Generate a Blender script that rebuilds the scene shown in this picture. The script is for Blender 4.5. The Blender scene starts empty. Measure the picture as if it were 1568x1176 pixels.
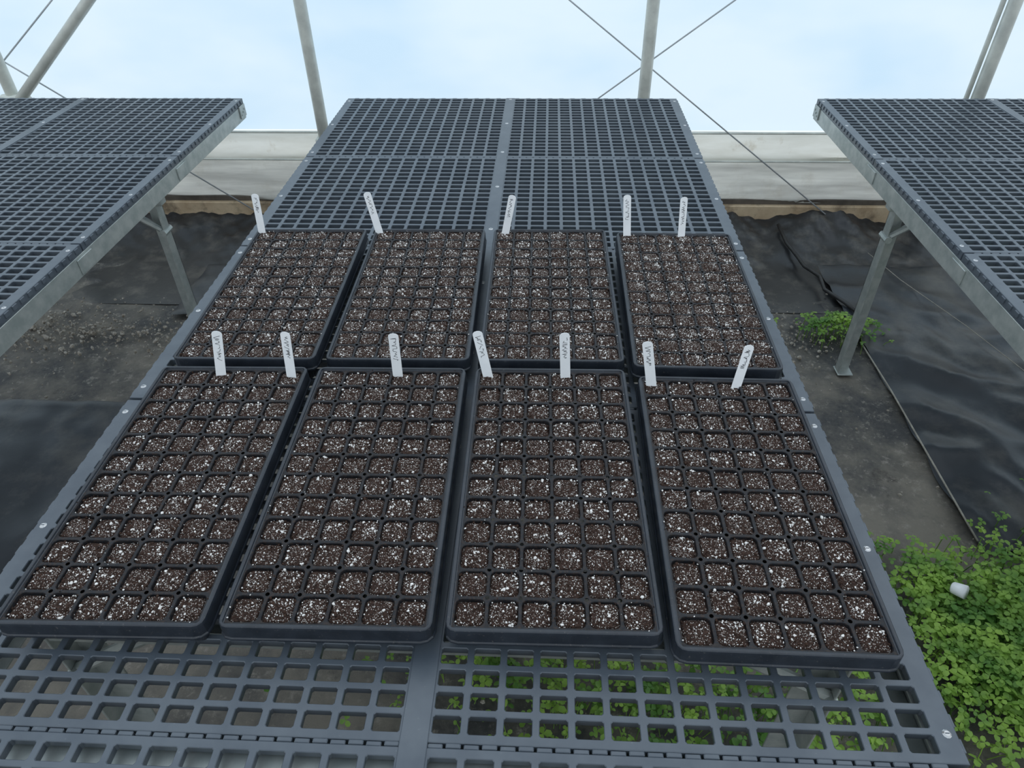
import bpy, math, random
import numpy as np
from mathutils import Vector, Matrix, noise
random.seed(7); rng=np.random.default_rng(7)
scene=bpy.context.scene
try:
    scene.view_settings.view_transform='Standard'
    scene.view_settings.look='None'
except Exception: pass

# ---------------------------------------------------------------- materials
def newmat(name):
    m=bpy.data.materials.new(name); m.use_nodes=True
    nt=m.node_tree; nt.nodes.clear()
    out=nt.nodes.new('ShaderNodeOutputMaterial')
    return m,nt,out
def N(nt,t,**kw):
    n=nt.nodes.new(t)
    for k,v in kw.items():
        if k in n.inputs: n.inputs[k].default_value=v
        else: setattr(n,k,v)
    return n
def ramp(nt,fac,stops,interp='LINEAR'):
    r=nt.nodes.new('ShaderNodeValToRGB'); r.color_ramp.interpolation=interp
    e=r.color_ramp.elements
    while len(e)<len(stops): e.new(0.5)
    for i,(p,c) in enumerate(stops):
        e[i].position=p
        e[i].color=(c,c,c,1) if not hasattr(c,'__len__') else (*c,1)
    nt.links.new(fac,r.inputs[0]); return r.outputs[0]
def mix(nt,fac,a,b):
    m=nt.nodes.new('ShaderNodeMix'); m.data_type='RGBA'
    for sock,v in ((m.inputs[0],fac),(m.inputs[6],a),(m.inputs[7],b)):
        if isinstance(v,bpy.types.NodeSocket): nt.links.new(v,sock)
        elif hasattr(v,'__len__'): sock.default_value=(*v,1)
        else: sock.default_value=v
    return m.outputs[2]
def coords(nt):
    return N(nt,'ShaderNodeNewGeometry').outputs['Position']
def tex(nt,co,scale,detail=4,rough=.6,stretch=None):
    n=N(nt,'ShaderNodeTexNoise',Scale=scale,Detail=detail,Roughness=rough)
    if stretch:
        mp=N(nt,'ShaderNodeMapping'); mp.inputs['Scale'].default_value=stretch
        nt.links.new(co,mp.inputs[0]); co=mp.outputs[0]
    nt.links.new(co,n.inputs['Vector']); return n.outputs['Fac']
def principled(name,c1,c2,scale=20,rough=.5,metal=0,bump=.1,bscale=None,spec=.5,dust=None,lo=.35,hi=.65,trans=0,stretch=None):
    m,nt,out=newmat(name); co=coords(nt)
    f=ramp(nt,tex(nt,co,scale,4,.6,stretch),[(lo,0.0),(hi,1.0)])
    col=mix(nt,f,c1,c2)
    if dust:
        dc,ds,dlo,dhi,damt=dust
        d=ramp(nt,tex(nt,co,ds,8,.7),[(dlo,0.0),(dhi,damt)])
        col=mix(nt,d,col,dc)
    p=N(nt,'ShaderNodeBsdfPrincipled',Roughness=rough,Metallic=metal)
    p.inputs['Specular IOR Level'].default_value=spec
    nt.links.new(col,p.inputs['Base Color'])
    if bump:
        b=N(nt,'ShaderNodeBump',Strength=bump,Distance=.002)
        nt.links.new(tex(nt,co,bscale or scale*4),b.inputs['Height'])
        nt.links.new(b.outputs[0],p.inputs['Normal'])
    if trans:
        t=N(nt,'ShaderNodeBsdfTranslucent'); nt.links.new(col,t.inputs[0])
        s=N(nt,'ShaderNodeMixShader'); s.inputs[0].default_value=trans
        nt.links.new(p.outputs[0],s.inputs[1]); nt.links.new(t.outputs[0],s.inputs[2]); nt.links.new(s.outputs[0],out.inputs[0])
    else: nt.links.new(p.outputs[0],out.inputs[0])
    return m

M_tray=principled('tray_plastic',(.013,.017,.024),(.024,.030,.040),30,.36,0,.05,dust=((.18,.16,.14),260,.60,.72,.6))
M_web=principled('tray_plastic_dirty',(.007,.008,.011),(.016,.018,.022),60,.5,0,.1,spec=.3,dust=((.045,.028,.020),300,.48,.62,.7))
M_bench=principled('bench_plastic',(.070,.087,.108),(.098,.117,.138),14,.34,0,.06,dust=((.38,.39,.39),180,.64,.77,.5))
M_metal=principled('galvanized_steel',(.36,.40,.39),(.50,.53,.51),25,.45,.55,.05)
M_screw=principled('screw_zinc',(.5,.5,.5),(.65,.65,.65),50,.3,.9,0)
M_pipe=principled('pipe_paint',(.52,.54,.50),(.68,.70,.64),12,.4,.05,.05,dust=((.34,.31,.24),60,.6,.75,.4))
M_cable=principled('cable_steel',(.36,.40,.42),(.48,.50,.52),12,.5,.2,0)
M_perl=principled('perlite',(.60,.57,.54),(.90,.88,.85),300,.85,0,0,spec=.2)
M_peat=principled('peat_bits',(.013,.007,.005),(.060,.032,.022),250,.85,0,0,spec=.2)
M_label=principled('label_plastic',(.86,.88,.89),(.93,.94,.95),30,.35,0,0)
M_ink=principled('marker_ink',(.01,.01,.015),(.03,.03,.04),30,.5,0,0)
M_hip=principled('hip_poly_band',(.78,.77,.70),(.90,.90,.84),4,.4,0,.5,8,dust=((.50,.44,.33),10,.60,.76,.6),trans=.5,stretch=(1,1,5))
M_skirt=principled('skirt_poly',(.48,.48,.45),(.74,.74,.69),3,.25,0,.6,5,dust=((.38,.34,.27),5,.54,.77,.5),trans=.38,stretch=(.6,1,6))
M_wood=principled('base_wood',(.44,.32,.20),(.62,.49,.33),9,.7,0,.3,dust=((.13,.10,.065),8,.5,.66,.8))
M_shadow_line=principled('painted_shadow_line',(.06,.05,.04),(.13,.11,.09),9,.7,0,.1)  # dark colour paints in the shadow line above the base board
M_berm=principled('black_film',(.014,.015,.017),(.028,.029,.032),4,.30,0,.5,14,dust=((.19,.17,.145),7,.50,.74,.6))
M_sheet=principled('black_sheet',(.018,.022,.027),(.036,.042,.050),3,.33,0,.5,11,dust=((.19,.175,.15),3.2,.48,.74,.6))
M_hose=principled('hose_rubber',(.015,.015,.016),(.03,.03,.03),30,.45,0,0)
M_string=principled('twine',(.30,.28,.24),(.42,.40,.34),60,.8,0,0)
M_pebble=principled('debris',(.20,.17,.13),(.48,.45,.40),90,.85,0,0,spec=.2)
M_clod=principled('soil_clod',(.012,.010,.008),(.035,.028,.022),60,.9,0,.6,spec=.1)

def soil_mat():
    m,nt,out=newmat('potting_mix'); co=coords(nt)
    base=mix(nt,ramp(nt,tex(nt,co,420,5,.7),[(.35,0.0),(.7,1.0)]),(.010,.006,.0045),(.088,.050,.038))
    v=N(nt,'ShaderNodeTexVoronoi',Scale=640.0); v.inputs['Randomness'].default_value=1
    nt.links.new(co,v.inputs['Vector'])
    dot=ramp(nt,v.outputs['Distance'],[(.30,1.0),(.46,0.0)])
    sep=N(nt,'ShaderNodeSeparateColor'); nt.links.new(v.outputs['Color'],sep.inputs[0])
    pick=ramp(nt,sep.outputs[0],[(.66,0.0),(.70,1.0)])
    mm=N(nt,'ShaderNodeMath',operation='MULTIPLY'); nt.links.new(dot,mm.inputs[0]); nt.links.new(pick,mm.inputs[1])
    col=mix(nt,mm.outputs[0],base,(.56,.52,.48))
    p=N(nt,'ShaderNodeBsdfPrincipled',Roughness=.85); p.inputs['Specular IOR Level'].default_value=.2
    nt.links.new(col,p.inputs['Base Color'])
    b=N(nt,'ShaderNodeBump',Strength=.9,Distance=.002); nt.links.new(tex(nt,co,500,4,.7),b.inputs['Height'])
    nt.links.new(b.outputs[0],p.inputs['Normal']); nt.links.new(p.outputs[0],out.inputs[0]); return m
M_soil=soil_mat()

def ground_mat():
    m,nt,out=newmat('dusty_landscape_fabric'); co=coords(nt)
    c=mix(nt,ramp(nt,tex(nt,co,60,5,.7),[(.3,0.0),(.7,1.0)]),(.034,.035,.037),(.070,.068,.066))
    d=ramp(nt,tex(nt,co,1.9,9,.70),[(.42,0.0),(.60,.9)])
    c=mix(nt,d,c,(.23,.205,.165))
    d2=ramp(nt,tex(nt,co,28,9,.8),[(.54,0.0),(.68,.75)])
    c=mix(nt,d2,c,(.38,.35,.30))
    d3=ramp(nt,tex(nt,co,5,8,.75),[(.60,0.0),(.68,.8)])
    c=mix(nt,d3,c,(.035,.029,.023))
    p=N(nt,'ShaderNodeBsdfPrincipled',Roughness=.6)
    nt.links.new(c,p.inputs['Base Color'])
    b=N(nt,'ShaderNodeBump',Strength=.6,Distance=.006); nt.links.new(tex(nt,co,25,8,.75),b.inputs['Height'])
    nt.links.new(b.outputs[0],p.inputs['Normal']); nt.links.new(p.outputs[0],out.inputs[0]); return m
M_ground=ground_mat()

def leaf_mat():
    m,nt,out=newmat('weed_leaf'); co=coords(nt)
    c=mix(nt,ramp(nt,tex(nt,co,9,3),[(.38,0.0),(.62,1.0)]),(.11,.26,.045),(.37,.58,.10))
    p=N(nt,'ShaderNodeBsdfPrincipled',Roughness=.5); nt.links.new(c,p.inputs['Base Color'])
    t=N(nt,'ShaderNodeBsdfTranslucent'); nt.links.new(c,t.inputs[0])
    s=N(nt,'ShaderNodeMixShader'); s.inputs[0].default_value=.3
    nt.links.new(p.outputs[0],s.inputs[1]); nt.links.new(t.outputs[0],s.inputs[2]); nt.links.new(s.outputs[0],out.inputs[0]); return m
M_leaf=leaf_mat()

def film_mat():
    m,nt,out=newmat('greenhouse_poly_film'); co=coords(nt)
    f=ramp(nt,tex(nt,co,2.0,3,.5,(.6,1,1.4)),[(.40,0.0),(.70,1.0)])
    c=mix(nt,f,(.82,.905,.95),(.66,.81,.93))
    t=N(nt,'ShaderNodeBsdfTranslucent'); nt.links.new(c,t.inputs[0])
    g=N(nt,'ShaderNodeBsdfPrincipled',Roughness=.3); g.inputs['Base Color'].default_value=(.7,.82,.93,1)
    b=N(nt,'ShaderNodeBump',Strength=.3,Distance=.01); nt.links.new(tex(nt,co,7,3),b.inputs['Height'])
    nt.links.new(b.outputs[0],g.inputs['Normal'])
    s=N(nt,'ShaderNodeMixShader'); s.inputs[0].default_value=.12
    nt.links.new(t.outputs[0],s.inputs[1]); nt.links.new(g.outputs[0],s.inputs[2]); nt.links.new(s.outputs[0],out.inputs[0]); return m
M_film=film_mat()

# ---------------------------------------------------------------- mesh builder
class MB:
    def __init__(s): s.v=[];s.f=[];s.m=[]
    def add(s,vs,fs,mat=0):
        o=len(s.v); s.v+= [tuple(map(float,q)) for q in vs]
        for f in fs: s.f.append(tuple(i+o for i in f)); s.m.append(mat)
    def box(s,c,d,mat=0,bev=0):
        x,y,z=c;a,b,h=d[0]/2,d[1]/2,d[2]/2
        if bev<=0:
            vs=[(x+i*a,y+j*b,z+k*h) for k in(-1,1) for j in(-1,1) for i in(-1,1)]
            s.add(vs,[(0,2,3,1),(4,5,7,6),(0,1,5,4),(2,6,7,3),(0,4,6,2),(1,3,7,5)],mat)
        else:
            lv=[(-h,bev),(-h+bev,0),(h-bev,0),(h,bev)]; vs=[]
            for zz,ins in lv:
                A,B=a-ins,b-ins; c_=bev
                vs+=[(x-A+c_,y-B,z+zz),(x+A-c_,y-B,z+zz),(x+A,y-B+c_,z+zz),(x+A,y+B-c_,z+zz),(x+A-c_,y+B,z+zz),(x-A+c_,y+B,z+zz),(x-A,y+B-c_,z+zz),(x-A,y-B+c_,z+zz)]
            fs=[tuple(range(7,-1,-1)),tuple(range(24,32))]
            for l in range(3):
                for i in range(8):
                    j=(i+1)%8; fs.append((l*8+i,l*8+j,l*8+8+j,l*8+8+i))
            s.add(vs,fs,mat)
    def ring(s,A,B,mat=0):
        n=len(A); s.add(list(A)+list(B),[(i,(i+1)%n,n+(i+1)%n,n+i) for i in range(n)],mat)
    def tube(s,pts,r,n=10,mat=0,cap=True):
        pts=[Vector(p) for p in pts]; vs=[];fs=[]
        for i,p in enumerate(pts):
            t=(pts[min(i+1,len(pts)-1)]-pts[max(i-1,0)]).normalized()
            a=t.orthogonal().normalized() if i==0 else (pa-t*pa.dot(t)).normalized()
            pa=a; b=t.cross(a)
            rr=r[i] if hasattr(r,'__len__') else r
            for k in range(n):
                an=2*math.pi*k/n; vs.append(p+a*math.cos(an)*rr+b*math.sin(an)*rr)
        for i in range(len(pts)-1):
            for k in range(n):
                j=(k+1)%n; fs.append((i*n+k,i*n+j,(i+1)*n+j,(i+1)*n+k))
        if cap: fs+= [tuple(range(n-1,-1,-1)),tuple(range((len(pts)-1)*n,len(pts)*n))]
        s.add(vs,fs,mat)
    def mesh(s,name,mats,smooth=False):
        me=bpy.data.meshes.new(name); me.from_pydata(s.v,[],s.f)
        for m in mats: me.materials.append(m)
        me.polygons.foreach_set('material_index',s.m)
        if smooth: me.polygons.foreach_set('use_smooth',[True]*len(s.f))
        me.update(); return me
def obj(name,me,loc=(0,0,0),rz=0,parent=None):
    o=bpy.data.objects.new(name,me); scene.collection.objects.link(o)
    o.location=loc; o.rotation_euler=(0,0,rz)
    if parent: o.parent=parent
    return o
def empty(name,loc=(0,0,0)):
    o=bpy.data.objects.new(name,None); scene.collection.objects.link(o); o.location=loc; return o

phi=(1+5**.5)/2
ICO=np.array([(-1,phi,0),(1,phi,0),(-1,-phi,0),(1,-phi,0),(0,-1,phi),(0,1,phi),(0,-1,-phi),(0,1,-phi),(phi,0,-1),(phi,0,1),(-phi,0,-1),(-phi,0,1)])/1.9
ICF=[(0,11,5),(0,5,1),(0,1,7),(0,7,10),(0,10,11),(1,5,9),(5,11,4),(11,10,2),(10,7,6),(7,1,8),(3,9,4),(3,4,2),(3,2,6),(3,6,8),(3,8,9),(4,9,5),(2,4,11),(6,2,10),(8,6,7),(9,8,1)]
def chunk(mb,p,r,mat):
    s=rng.uniform(.55,1.3,3); j=rng.uniform(.75,1.25,(12,1)); a=rng.uniform(0,6.28)
    q=ICO*j*s*r; c,sn=math.cos(a),math.sin(a)
    q=np.stack([q[:,0]*c-q[:,1]*sn,q[:,0]*sn+q[:,1]*c,q[:,2]],1)+np.array(p)
    mb.add(q.tolist(),ICF,mat)

# ---------------------------------------------------------------- seedling tray
TW,TL=.28,.545
def rrect(a,b,r,z,k=4):
    pts=[]
    for cx,cy,a0 in((a-r,b-r,0),(-(a-r),b-r,90),(-(a-r),-(b-r),180),(a-r,-(b-r),270)):
        for i in range(k):
            t=math.radians(a0+90*i/(k-1)); pts.append((cx+r*math.cos(t),cy+r*math.sin(t),z))
    return pts
def tray_mesh(seed,fill,crumbs,ps,dens=1.0):
    global rng
    rng=np.random.default_rng(seed)
    mb=MB(); gw,gl=.1295,.2620
    px,py=2*gw/6,2*gl/12
    corners=[(1,1,0),(-1,1,90),(-1,-1,180),(1,-1,270)]
    for i in range(6):
        for j in range(12):
            cx=-gw+px*(i+.5); cy=-gl+py*(j+.5)
            bx,by=px/2-.0019,py/2-.0020; r=.0075
            def inner(ins,z,rr=r):
                P=[]
                for sx,sy,a0 in corners:
                    for k in range(4):
                        t=math.radians(a0+30*k); rad=max(rr-ins*.3,.002)
                        P.append((cx+sx*(bx-ins-rad)+rad*math.cos(t),cy+sy*(by-ins-rad)+rad*math.sin(t),z))
                return P
            outer=[]
            for sx,sy,a0 in corners:
                bd=(i+(sx>0) in(0,6)) or (j+(sy>0) in(0,12))
                rh=.0003 if bd else .0029
                for k in range(4):
                    vx=cx+sx*px/2; vy=cy+sy*py/2
                    outer.append((vx+rh*math.cos(math.radians(a0-90-30*k)),vy+rh*math.sin(math.radians(a0-90-30*k)),0))
            A=inner(0,0);B=inner(.0005,-.0009);C=inner(.0014,-.012);D=inner(.006,-.055)
            mb.ring(outer,A,4); mb.ring(A,B,4); mb.ring(B,C,4); mb.ring(C,D,0)
            mb.add(D,[tuple(range(15,-1,-1))],0)
            lvl=-.0030+fill+rng.uniform(-.0018,.0010)
            tx,ty=rng.uniform(-.04,.04,2)
            vs=[(cx,cy,lvl+.0015)];fs=[]
            edge=inner(.0007,0)
            for q,fr in enumerate((.3,.6,.85,1.0)):
                for (x,y,_) in edge:
                    dx,dy=(x-cx)*fr,(y-cy)*fr
                    vs.append((cx+dx,cy+dy,lvl+tx*dx+ty*dy+(.0015*(1-fr*fr))-(.0022 if fr==1 else 0)+rng.uniform(-.001,.001)*(fr<1)))
            for k in range(16): fs.append((0,1+k,1+(k+1)%16))
            for q in range(3):
                for k in range(16):
                    a=1+q*16+k;b=1+q*16+(k+1)%16; fs.append((a,a+16,b+16,b))
            mb.add(vs,fs,1)
            n=int(rng.integers(22,58)*dens); cl=rng.uniform(-.8,.8,(3,2))
            for _ in range(n):
                if rng.random()<.45:
                    c_=cl[rng.integers(0,3)]; u,w=np.clip(c_+rng.normal(0,.25,2),-1,1)
                else: u,w=rng.uniform(-1,1,2)
                x=cx+u*(bx-.0022); y=cy+w*(by-.0022)
                r_=min(.0022,.0005+rng.exponential(.00044)*ps)
                chunk(mb,(x,y,lvl+.0008+tx*(x-cx)+ty*(y-cy)+rng.uniform(0,.0008)),r_,2)
            for _ in range(18):
                u,w=rng.uniform(-1,1,2)
                x=cx+u*(bx-.002); y=cy+w*(by-.002)
                chunk(mb,(x,y,lvl+.001),rng.uniform(.0007,.0024),3)
    for _ in range(crumbs):
        x=rng.uniform(-gw-.005,gw+.005);y=rng.uniform(-gl-.005,gl+.005)
        fx=((x+gw)/px)%1; fy=((y+gl)/py)%1
        if min(fx,1-fx)>.08 and min(fy,1-fy)>.08: continue
        if min(fx,1-fx)<.08 and min(fy,1-fy)<.08: continue
        chunk(mb,(x,y,.0008),rng.uniform(.0004,.0012),2 if rng.random()<.45 else 3)
    q=.78
    RP=[(0,0,0),(.0015,.002,.0005),(.0025,.005,.0028),(.004,.008,.0034),(.0075,.011,.0034),(.0092,.013,.0022),(.0100,.014,-.001),(.0112,.016,-.018),(.0133,.018,-.020),(.0135,.018,-.0225),(.012,.018,-.0225),(.0095,.014,-.004)]
    L=[rrect(gw+o*q,gl+o*q,max(r_,.0004),z) for o,r_,z in RP]
    for a,b in zip(L[:-1],L[1:]): mb.ring(b,a,0)
    return mb.mesh('seedling_tray_mesh',[M_tray,M_soil,M_perl,M_peat,M_web])
BZ=.75; TZ=BZ+.0585
tm=[tray_mesh(11,0,300,1.05),tray_mesh(12,.0003,300,1),tray_mesh(13,.0020,1100,.85,1.15),tray_mesh(14,.0034,3500,.75,1.3)]
T=[(-.5014,.201,.020,0),(-.2085,.2065,.0147,1),(.0827,.2116,.0127,0),(.3738,.1938,-.0064,1),
   (-.5085,.7628,.020,2),(-.2143,.7685,.018,2),(.0791,.7729,.010,2),(.3738,.7590,-.0100,3)]
for x,y,a,k in T:
    obj('seedling_tray',tm[k],(x,y,TZ+.0004),a)

# ---------------------------------------------------------------- labels
def label_mesh(seed,h):
    r=random.Random(seed); mb=MB(); w=.0090; t=.0004
    prof=[(-.004,-.03),(.004,-.03),(w*.85,-.012),(w,.0),(w,h-.006)]
    for k in range(1,6):
        a=math.pi*k/6; prof.append((w*math.cos(a),h-.006+.006*math.sin(a)))
    prof+=[(-w,h-.006),(-w,0),(-w*.85,-.012)]
    n=len(prof)
    vs=[(x,-t,z) for x,z in prof]+[(x,t,z) for x,z in prof]
    fs=[tuple(range(n)),tuple(range(2*n-1,n-1,-1))]+[(i,i+n,(i+1)%n+n,(i+1)%n) for i in range(n)]
    mb.add(vs,fs,0)
    z=h-.010; 
    for L in range(r.randint(6,9)):
        step=r.uniform(.0055,.0075); pts=[]
        m=r.randint(4,6)
        for q in range(m):
            pts.append((r.choice([-1,1,-.2,.8])*r.uniform(.0022,.0048)*(1 if L else 1.2), z-step*q/(m-1)*.95+r.uniform(-.0007,.0007)))
        for (x0,z0),(x1,z1) in zip(pts[:-1],pts[1:]):
            d=math.hypot(x1-x0,z1-z0)+1e-6; nx,nz=-(z1-z0)/d*.0004,(x1-x0)/d*.0004
            y=-t-.00015
            mb.add([(x0-nx,y,z0-nz),(x1-nx,y,z1-nz),(x1+nx,y,z1+nz),(x0+nx,y,z0+nz)],[(0,1,2,3)],1)
        z-=step
        if z<.035: break
    return mb.mesh('label_mesh',[M_label,M_ink])
LB=[(0,.42,.024,.016,.096,.1),(0,.894,.028,.005,.096,-.1),(1,.545,.024,.002,.096,.05),(2,.097,.026,-.018,.098,0),(2,.60,.026,-.005,.100,.1),(3,.092,.028,-.018,.096,-.1),(3,.625,.026,.012,.088,.15),
    (4,.06,.020,.005,.104,0),(5,.06,.022,-.020,.108,.1),(6,.11,.024,.020,.104,-.1),(7,.10,.022,-.008,.106,0),(7,.566,.020,-.003,.102,.25)]
for i,(t,fr,ins,lx,h,tw) in enumerate(LB):
    x,y,a,_=T[t]; lx_=(fr-.5)*TW; ly=TL/2-ins
    o=obj('plant_label',label_mesh(50+i,h),(x+lx_*math.cos(a)-ly*math.sin(a),y+lx_*math.sin(a)+ly*math.cos(a),TZ-.002))
    o.rotation_euler=(random.uniform(-.12,.06),math.atan2(lx,h),a+tw)

# ---------------------------------------------------------------- benches
PP=.6145
PW,PD=.644,PP-.006
def scr(mb,x,y,r=.0055,zo=0):
    a=[(x+r*math.cos(t*math.pi/5),y+r*math.sin(t*math.pi/5),zo) for t in range(10)]
    b=[(x+r*.6*math.cos(t*math.pi/5),y+r*.6*math.sin(t*math.pi/5),zo+.0016) for t in range(10)]
    mb.ring(a,b,1); mb.add(b,[tuple(range(10))],1)
    mb.box((x,y,zo+.0017),(r*.9,.0012,.0004),0)
def panel_mesh(flip):
    mb=MB(); nx,ny=14,20
    mo,mi,my=.024,.015,.007
    x0=-PW/2+(mi if flip else mo); x1=PW/2-(mo if flip else mi)
    y0=-PD/2+my;y1=PD/2-my
    px=(x1-x0)/nx;py=(y1-y0)/ny; hx,hy,ch=px/2-.0046,py/2-.0040,.0022
    for i in range(nx):
        for j in range(ny):
            cx=x0+px*(i+.5);cy=y0+py*(j+.5)
            def lp(a,b,z,c=ch): return [(cx+a-c,cy+b,z),(cx-a+c,cy+b,z),(cx-a,cy+b-c,z),(cx-a,cy-b+c,z),(cx-a+c,cy-b,z),(cx+a-c,cy-b,z),(cx+a,cy-b+c,z),(cx+a,cy+b-c,z)]
            O=lp(px/2,py/2,0,0.0);A=lp(hx+.0008,hy+.0008,0);B=lp(hx,hy,-.001);C=lp(hx+.0018,hy+.0014,-.015);D=lp(px/2,py/2,-.015,0)
            mb.ring(O,A);mb.ring(A,B);mb.ring(B,C);mb.ring(C,D)
    def fr(x0,x1,y0,y1,z): return [(x1,y1,z),(x0,y1,z),(x0,y0,z),(x1,y0,z)]
    I=fr(x0,x1,y0,y1,0);O1=fr(-PW/2+.001,PW/2-.001,-PD/2+.001,PD/2-.001,0);O2=fr(-PW/2,PW/2,-PD/2,PD/2,-.001);O3=fr(-PW/2,PW/2,-PD/2,PD/2,-.021);I2=fr(x0,x1,y0,y1,-.015)
    mb.ring(O1,I);mb.ring(O2,O1);mb.ring(O3,O2);mb.ring(I2,O3)
    for i in range(nx):
        cx=x0+px*(i+.5)
        mb.box((cx-px*.25,PD/2+.0025,-.005),(px*.42,.0058,.009),0,.001)
        mb.box((cx+px*.25,-PD/2-.0025,-.005),(px*.42,.0058,.009),0,.001)
    for j in range(ny):
        cy=y0+py*(j+.5); sx=1 if flip else -1
        mb.box((sx*(PW/2+.0012),cy,-.008),(.004,py*.55,.012),0,.0008)
    for yy in(-.27,.0,.27): scr(mb,(1 if flip else -1)*(PW/2-.012),yy)
    return mb.mesh('bench_panel_mesh',[M_bench,M_screw])
PL,PR=panel_mesh(False),panel_mesh(True)
YB=2.287
def frame_mesh(ya,yb):
    mb=MB(); w=2*PW; zt=-.0225
    for s in(-1,1):
        mb.box((s*(w/2-.002),(ya+yb)/2,zt-.026),(.004,yb-ya,.052),0,.001)
        mb.box((s*(w/2-.022),(ya+yb)/2,zt-.0515),(.036,yb-ya,.004),0,.001)
        mb.box((s*(w/2-.015),(ya+yb)/2,zt-.0015),(.022,yb-ya,.003),0)
        mb.box((s*(w/2+.003),yb-.030,zt-.018),(.005,.055,.046),0,.001)
        for i in range(3):
            mb.tube([(s*(w/2+.0),yb-.015-.015*i,zt-.012-.008*i),(s*(w/2+.008),yb-.015-.015*i,zt-.012-.008*i)],.004,6)
    for s in(-1,1):
        for i in range(1,int((yb-ya)/PP)):
            mb.box((s*(w/2+.002),yb-i*PP,zt-.026),(.004,.07,.040),0,.001)
    ys=[yb-.012-i*PP for i in range(int((yb-ya)/PP)+1)]
    for y in ys:
        mb.box((0,y,zt-.022),(w-.01,.03,.04),0,.002)
    for y in (yb-.74,yb-.74-1.52,yb-.74-3.04):
        if y<ya: continue
        mb.box((0,y,zt-.07),(w-.05,.035,.035),0,.002)
        for s in(-1,1):
            x=s*(w/2-.07)
            top=zt-.052; h=BZ+top
            mb.box((x,y+.018,-BZ+h/2+.002),(.05,.004,h),0,.001)
            mb.box((x+s*.023,y,-BZ+h/2+.002),(.004,.04,h),0,.001)
            mb.box((x,y,-BZ+.003),(.055,.055,.006),0,.002)
            a=Vector((x+s*.02,y-.006,top-.13));b=Vector((x-s*.16,y-.006,top-.01))
            mb.tube([a,b],.011,8,0)
            mb.tube([a+Vector((0,-.02,0)),a+Vector((0,.03,0))],.012,8,0)
    return mb.mesh('bench_frame_mesh',[M_metal])
def bench(name,xc,rz=0,n=6):
    e=empty(name,(xc,YB,BZ)); e.rotation_euler=(0,0,rz)
    for i in range(n):
        y=-PP/2-PP*i
        for s,me in((-1,PL),(1,PR)):
            obj('panel_%d_%s'%(i+1,'a' if s<0 else 'b'),me,(s*PW/2,y,0),0,e)
    obj('steel_frame',frame_mesh(-n*PP+.005,-.005),(0,0,0),0,e)
    mb=MB(); mb.box((0,-n*PP/2,.0006),(.034,n*PP-.008,.0022),0,.0008)
    for k in range(14): scr(mb,0,-.02-.2765*k,.0062,.0017)
    obj('seam_strip',mb.mesh('seam_strip',[M_bench,M_screw]),(0,0,0),0,e)
    return e
XC=(-.7229+.5646)/2
bench('greenhouse_bench',XC)
bench('greenhouse_bench',-1.1476-PW-.004)
bench('greenhouse_bench',1.0993+PW+.004)

# ---------------------------------------------------------------- ground
def grid(name,x0,x1,y0,y1,nx,ny,zf,mat,smooth=True):
    xs=np.linspace(x0,x1,nx+1);ys=np.linspace(y0,y1,ny+1)
    vs=[(x,y,zf(x,y)) for y in ys for x in xs]
    fs=[(j*(nx+1)+i,j*(nx+1)+i+1,(j+1)*(nx+1)+i+1,(j+1)*(nx+1)+i) for j in range(ny) for i in range(nx)]
    me=bpy.data.meshes.new(name); me.from_pydata(vs,[],fs); me.materials.append(mat)
    me.polygons.foreach_set('use_smooth',[smooth]*len(fs)); me.update()
    return me
nz=lambda x,y,s,o=0: noise.noise(Vector((x*s+o,y*s+o*1.7,o)))
YW=2.687
obj('ground',grid('ground',-5,5,-3,YW+.02,200,110,lambda x,y:-.012+.008*nz(x,y,1.5)+.004*nz(x,y,6,3),M_ground))
def bermz(x,y):
    t=(y-2.28)/(YW-.025-2.28)
    h=.10*max(0,t)**1.4*(1+.35*nz(x,0,2.0,5))
    wr=.026*nz(x,y*1.0,5,9)+.026*abs(nz(x*2+y*1.5,y,7,2))+.014*abs(nz(x-y,y*2,15,6))
    return max(-.018+h+wr*(.3+t),-.012)
obj('black_fabric_berm',grid('berm',-4.6,4.6,1.95,YW-.02,560,40,bermz,M_berm))
def sheet(name,x0,x1,y0,y1,seed,amp=.012):
    def z(x,y):
        w=abs(nz(x*.7+y,y-x*.4,3.5,seed)); w2=abs(nz(x+y*.3,y*.5,9,seed+3))
        e=min(x-x0,x1-x,y-y0,y1-y)
        return .004+amp*(1-w*3)*.5+amp*.4*(1-w2*3)*.5+.004+(-.006 if e<.002 else 0)
    n=int((x1-x0)/.02);m=int((y1-y0)/.02)
    me=grid(name,x0,x1,y0,y1,n,m,z,M_sheet)
    for v in me.vertices:
        v.co.x+=.02*nz(v.co.y,0,1.6,seed); v.co.y+=.02*nz(v.co.x,0,1.6,seed+1)
    return obj(name,me)
sheet('plastic_ground_sheet',1.30,3.2,.72,2.30,4,.030)
sheet('plastic_ground_sheet',-3.2,-.95,.55,1.28,8,.012)
sheet('plastic_ground_sheet',-1.5,-.70,1.85,2.28,15,.014)
mb=MB()
mb.tube([(1.17,2.56,.09),(1.19,2.45,.05),(1.22,2.36,.03),(1.23,2.28,.025),(1.27,2.18,.03),(1.26,2.08,.025),(1.31,1.97,.03),(1.34,1.88,.03)],.008,8)
obj('irrigation_hose',mb.mesh('hose',[M_hose],True))
mb=MB()
mb.tube([(1.55,2.4,.03),(1.6,2.15,.036),(1.72,1.8,.036),(1.8,1.5,.036),(1.9,1.2,.036)],.0016,6)
obj('twine_strand',mb.mesh('twine',[M_string],True))
mb=MB()
mb.tube([(1.285,1.70,.022),(1.29,1.4,.024),(1.287,1.1,.024),(1.285,.75,.022)],.0028,6)
obj('sheet_edge_cord',mb.mesh('cord',[M_string],True))
mb=MB(); rng=np.random.default_rng(5)
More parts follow.
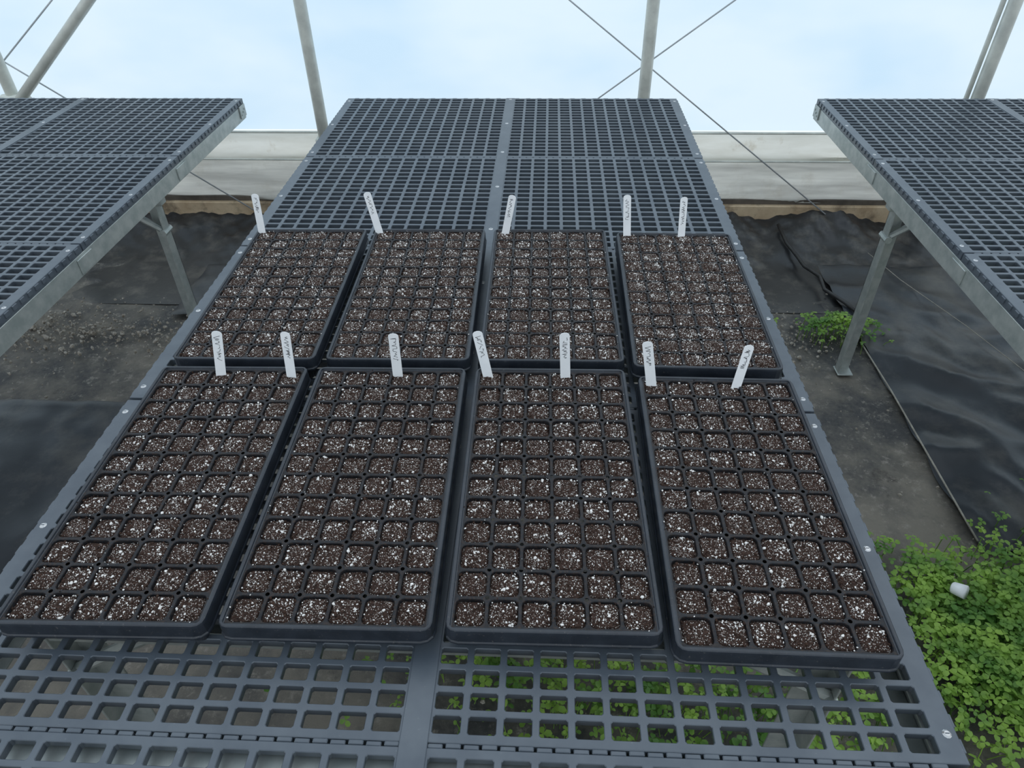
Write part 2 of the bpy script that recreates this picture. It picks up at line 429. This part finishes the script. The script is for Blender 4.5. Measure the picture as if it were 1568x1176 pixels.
for _ in range(2200):
    x=rng.uniform(-3,2.6);y=rng.uniform(-.3,2.2)
    if noise.noise(Vector((x*1.5,y*1.5,4)))<-.05: continue
    chunk(mb,(x,y,.0),min(.010,.0012+rng.exponential(.0015)),0)
for _ in range(1300):
    x=rng.normal(-1.95,.38);y=rng.normal(1.72,.09)
    chunk(mb,(x,y,.002),min(.011,.0015+rng.exponential(.0022)),0)
for _ in range(260):
    x=rng.normal(1.05,.12);y=rng.normal(1.75,.12)
    chunk(mb,(x,y,.0),min(.010,.0015+rng.exponential(.002)),0)
obj('ground_debris',mb.mesh('debris',[M_pebble]))
mb=MB()
for cx_,cy_,n_,s_ in((-1.33,.98,26,.014),(-1.30,.60,50,.03)):
    for _ in range(n_): chunk(mb,(rng.normal(cx_,s_),rng.normal(cy_,s_),.018),rng.uniform(.004,.013),0)
obj('soil_clods',mb.mesh('clods',[M_clod]))

# ---------------------------------------------------------------- weeds
def weeds(name,spots,seed):
    r=random.Random(seed); mb=MB()
    for (cx,cy,sx,sy,n,hh) in spots:
        for _ in range(n):
            bx=r.gauss(cx,sx);by=r.gauss(cy,sy)
            dd=math.exp(-(((bx-cx)/sx)**2+((by-cy)/sy)**2)/4)
            h=hh*(.35+.65*dd)*r.uniform(.55,1.1)+.01
            tip=Vector((bx+r.uniform(-.03,.03),by+r.uniform(-.03,.03),h))
            if r.random()<.35: mb.tube([(bx,by,-.01),((bx+tip.x)/2,(by+tip.y)/2,h*.6),tip],.0012,4,0,False)
            a0=r.uniform(0,6.28); size=r.uniform(.008,.017)
            tl=Vector((r.uniform(-.5,.5),r.uniform(-.5,.5),1)).normalized()
            u=tl.orthogonal().normalized(); w=tl.cross(u)
            for k in range(3):
                a=a0+k*2.094+r.uniform(-.2,.2); d=u*math.cos(a)+w*math.sin(a); p=tl.cross(d)
                S=size*r.uniform(.8,1.15); dr=-tl*S*.25
                pts=[tip,tip+d*S*.45+p*S*.42+tl*S*.1,tip+d*S*.95+p*S*.38+dr*.5,tip+d*S*1.15+dr,tip+d*S*.95-p*S*.38+dr*.5,tip+d*S*.45-p*S*.42+tl*S*.1,tip+d*S*.6-tl*S*.04]
                mb.add(pts,[(0,1,6),(1,2,6),(2,3,6),(3,4,6),(4,5,6),(5,0,6)],0)
    return obj(name,mb.mesh(name,[M_leaf],True))
weeds('weed_patch',[(1.40,.44,.17,.12,2700,.12),(1.16,.36,.10,.09,1000,.10),(1.75,.58,.2,.13,1300,.13),(1.08,.60,.05,.06,180,.06)],1)
weeds('weed_patch',[(.25,.25,.22,.07,380,.08),(.7,.22,.22,.10,450,.09),(-.05,.35,.12,.06,120,.06)],2)
weeds('weed_tuft',[(1.22,1.78,.07,.04,190,.07)],3)
mb=MB(); mb.tube([(0,0,0),(0,0,.003),(0,0,.032)],[.013,.015,.018],14,0)
o=obj('plastic_cup',mb.mesh('cup',[M_label],True),(1.105,.55,.085)); o.rotation_euler=(1.2,.3,.6)

# ---------------------------------------------------------------- wall
o=obj('wall_poly_film',grid('film',-5,5,.485,2.6,10,10,lambda x,y:0,M_film)); o.rotation_euler=(math.pi/2,0,0); o.location=(0,YW+.01,0)
def wallstrip(name,z0,z1,y,mat,amp,nx=260,nzv=10,sz=4):
    me=grid(name,-5,5,z0,z1,nx,nzv,lambda x,z:amp*nz(x*1.3+z*3,z*sz,2.2,3),mat)
    for v in me.vertices:
        v.co=Vector((v.co.x,y-v.co.z,v.co.y))
    return obj(name,me)
wallstrip('wall_skirt_poly',.15,.375,YW-.010,M_skirt,.03,300,16,8)
wallstrip('wall_hip_band',.355,.490,YW-.022,M_hip,.010,300,8,5)
mb=MB(); mb.tube([(-5,YW-.04,.490),(5,YW-.04,.490)],.006,8); mb.tube([(-5,YW-.045,.362),(5,YW-.045,.362)],.005,8)
obj('trim_film_lock',mb.mesh('hip',[M_pipe]))
mb=MB(); mb.box((0,YW-.018,.098),(10,.04,.085),0,.004); mb.box((0,YW-.008,.15),(10,.02,.03),1,.002)  # wood board, plus a dark strip that paints the shadow above it
obj('trim_base_board',mb.mesh('base',[M_wood,M_shadow_line]))

def post(x,extra=None):
    mb=MB(); y=YW-.085
    mb.tube([(x,y,-.02),(x,y,1.2),(x,y,2.5)],.026,18)
    mb.box((x,y+.03,.45),(.09,.07,.05),0,.004)
    if extra=='diag':
        mb.tube([(x+.03,y-.03,.64),(x+1.5,y-.03,1.86)],.021,14)
        mb.tube([(x-.04,y-.012,.64),(x+.07,y-.012,.64)],.034,14)
        mb.box((x+.03,y-.04,.63),(.10,.03,.05),0,.004)
    if extra=='double':
        mb.tube([(x-.036,y+.02,-.02),(x-.036,y+.02,2.5)],.010,10)
    return mb.mesh('post',[M_pipe],False)
for x,e in((-.95,None),(.48,None),(1.885,'double'),(-2.335,'diag')):
    o=obj('greenhouse_post',post(x,e))
    for p in o.data.polygons: p.use_smooth=len(p.vertices)==4 and abs(p.normal.z)<.9
mb=MB()
for xc,zc in((.48,.785),(-2.335,.80)):
    for s in(-1,1):
        t=(zc-.02)/.73
        mb.tube([(xc-s*t,YW-.05,zc-t*.73),(xc+s*1.7,YW-.05,zc+1.7*.73)],.0034,6)
obj('brace_cables',mb.mesh('cables',[M_cable],True))
mb=MB(); mb.tube([(-5,YW-.03,2.55),(5,YW-.03,2.55)],.025,12)
obj('trim_top_rail',mb.mesh('rail',[M_pipe],True))

# ---------------------------------------------------------------- world / light
w=bpy.data.worlds.new('World'); scene.world=w; w.use_nodes=True
nt=w.node_tree; nt.nodes.clear()
out=nt.nodes.new('ShaderNodeOutputWorld'); bg=nt.nodes.new('ShaderNodeBackground')
tc=nt.nodes.new('ShaderNodeTexCoord'); sp=nt.nodes.new('ShaderNodeSeparateXYZ'); nt.links.new(tc.outputs['Generated'],sp.inputs[0])
mp=N(nt,'ShaderNodeMapRange'); mp.inputs[1].default_value=-1; mp.inputs[2].default_value=1; nt.links.new(sp.outputs[2],mp.inputs[0])
c=ramp(nt,mp.outputs[0],[(0,(.80,.84,.86)),(.5,(.88,.95,1.0)),(1,(.74,.87,1.0))])
nt.links.new(c,bg.inputs[0]); bg.inputs[1].default_value=1.12; nt.links.new(bg.outputs[0],out.inputs[0])
sl=bpy.data.lights.new('sun','SUN'); sl.energy=.35; sl.angle=math.radians(70); sl.color=(1,.97,.92)
so=bpy.data.objects.new('sun',sl); scene.collection.objects.link(so); so.rotation_euler=(math.radians(-28),math.radians(18),0)

# ---------------------------------------------------------------- camera
f,pi_,ya,ro,cx,cy,cz=1065.6,.6815,-.056,-.0166,.0656,-.5361,1.5991
F=Vector((math.sin(ya)*math.cos(pi_),math.cos(ya)*math.cos(pi_),-math.sin(pi_)))
R=Vector((math.cos(ya),-math.sin(ya),0)); U=R.cross(F)
cR,sR=math.cos(ro),math.sin(ro)
R2=R*cR+U*sR; U2=-R*sR+U*cR
cd=bpy.data.cameras.new('camera'); cam=bpy.data.objects.new('camera',cd); scene.collection.objects.link(cam)
M=Matrix((R2,U2,-F)).transposed().to_4x4(); M.translation=Vector((cx,cy,cz)); cam.matrix_world=M
cd.sensor_width=36; cd.sensor_fit='HORIZONTAL'; cd.lens=f/1568*36; cd.clip_start=.02
scene.camera=cam
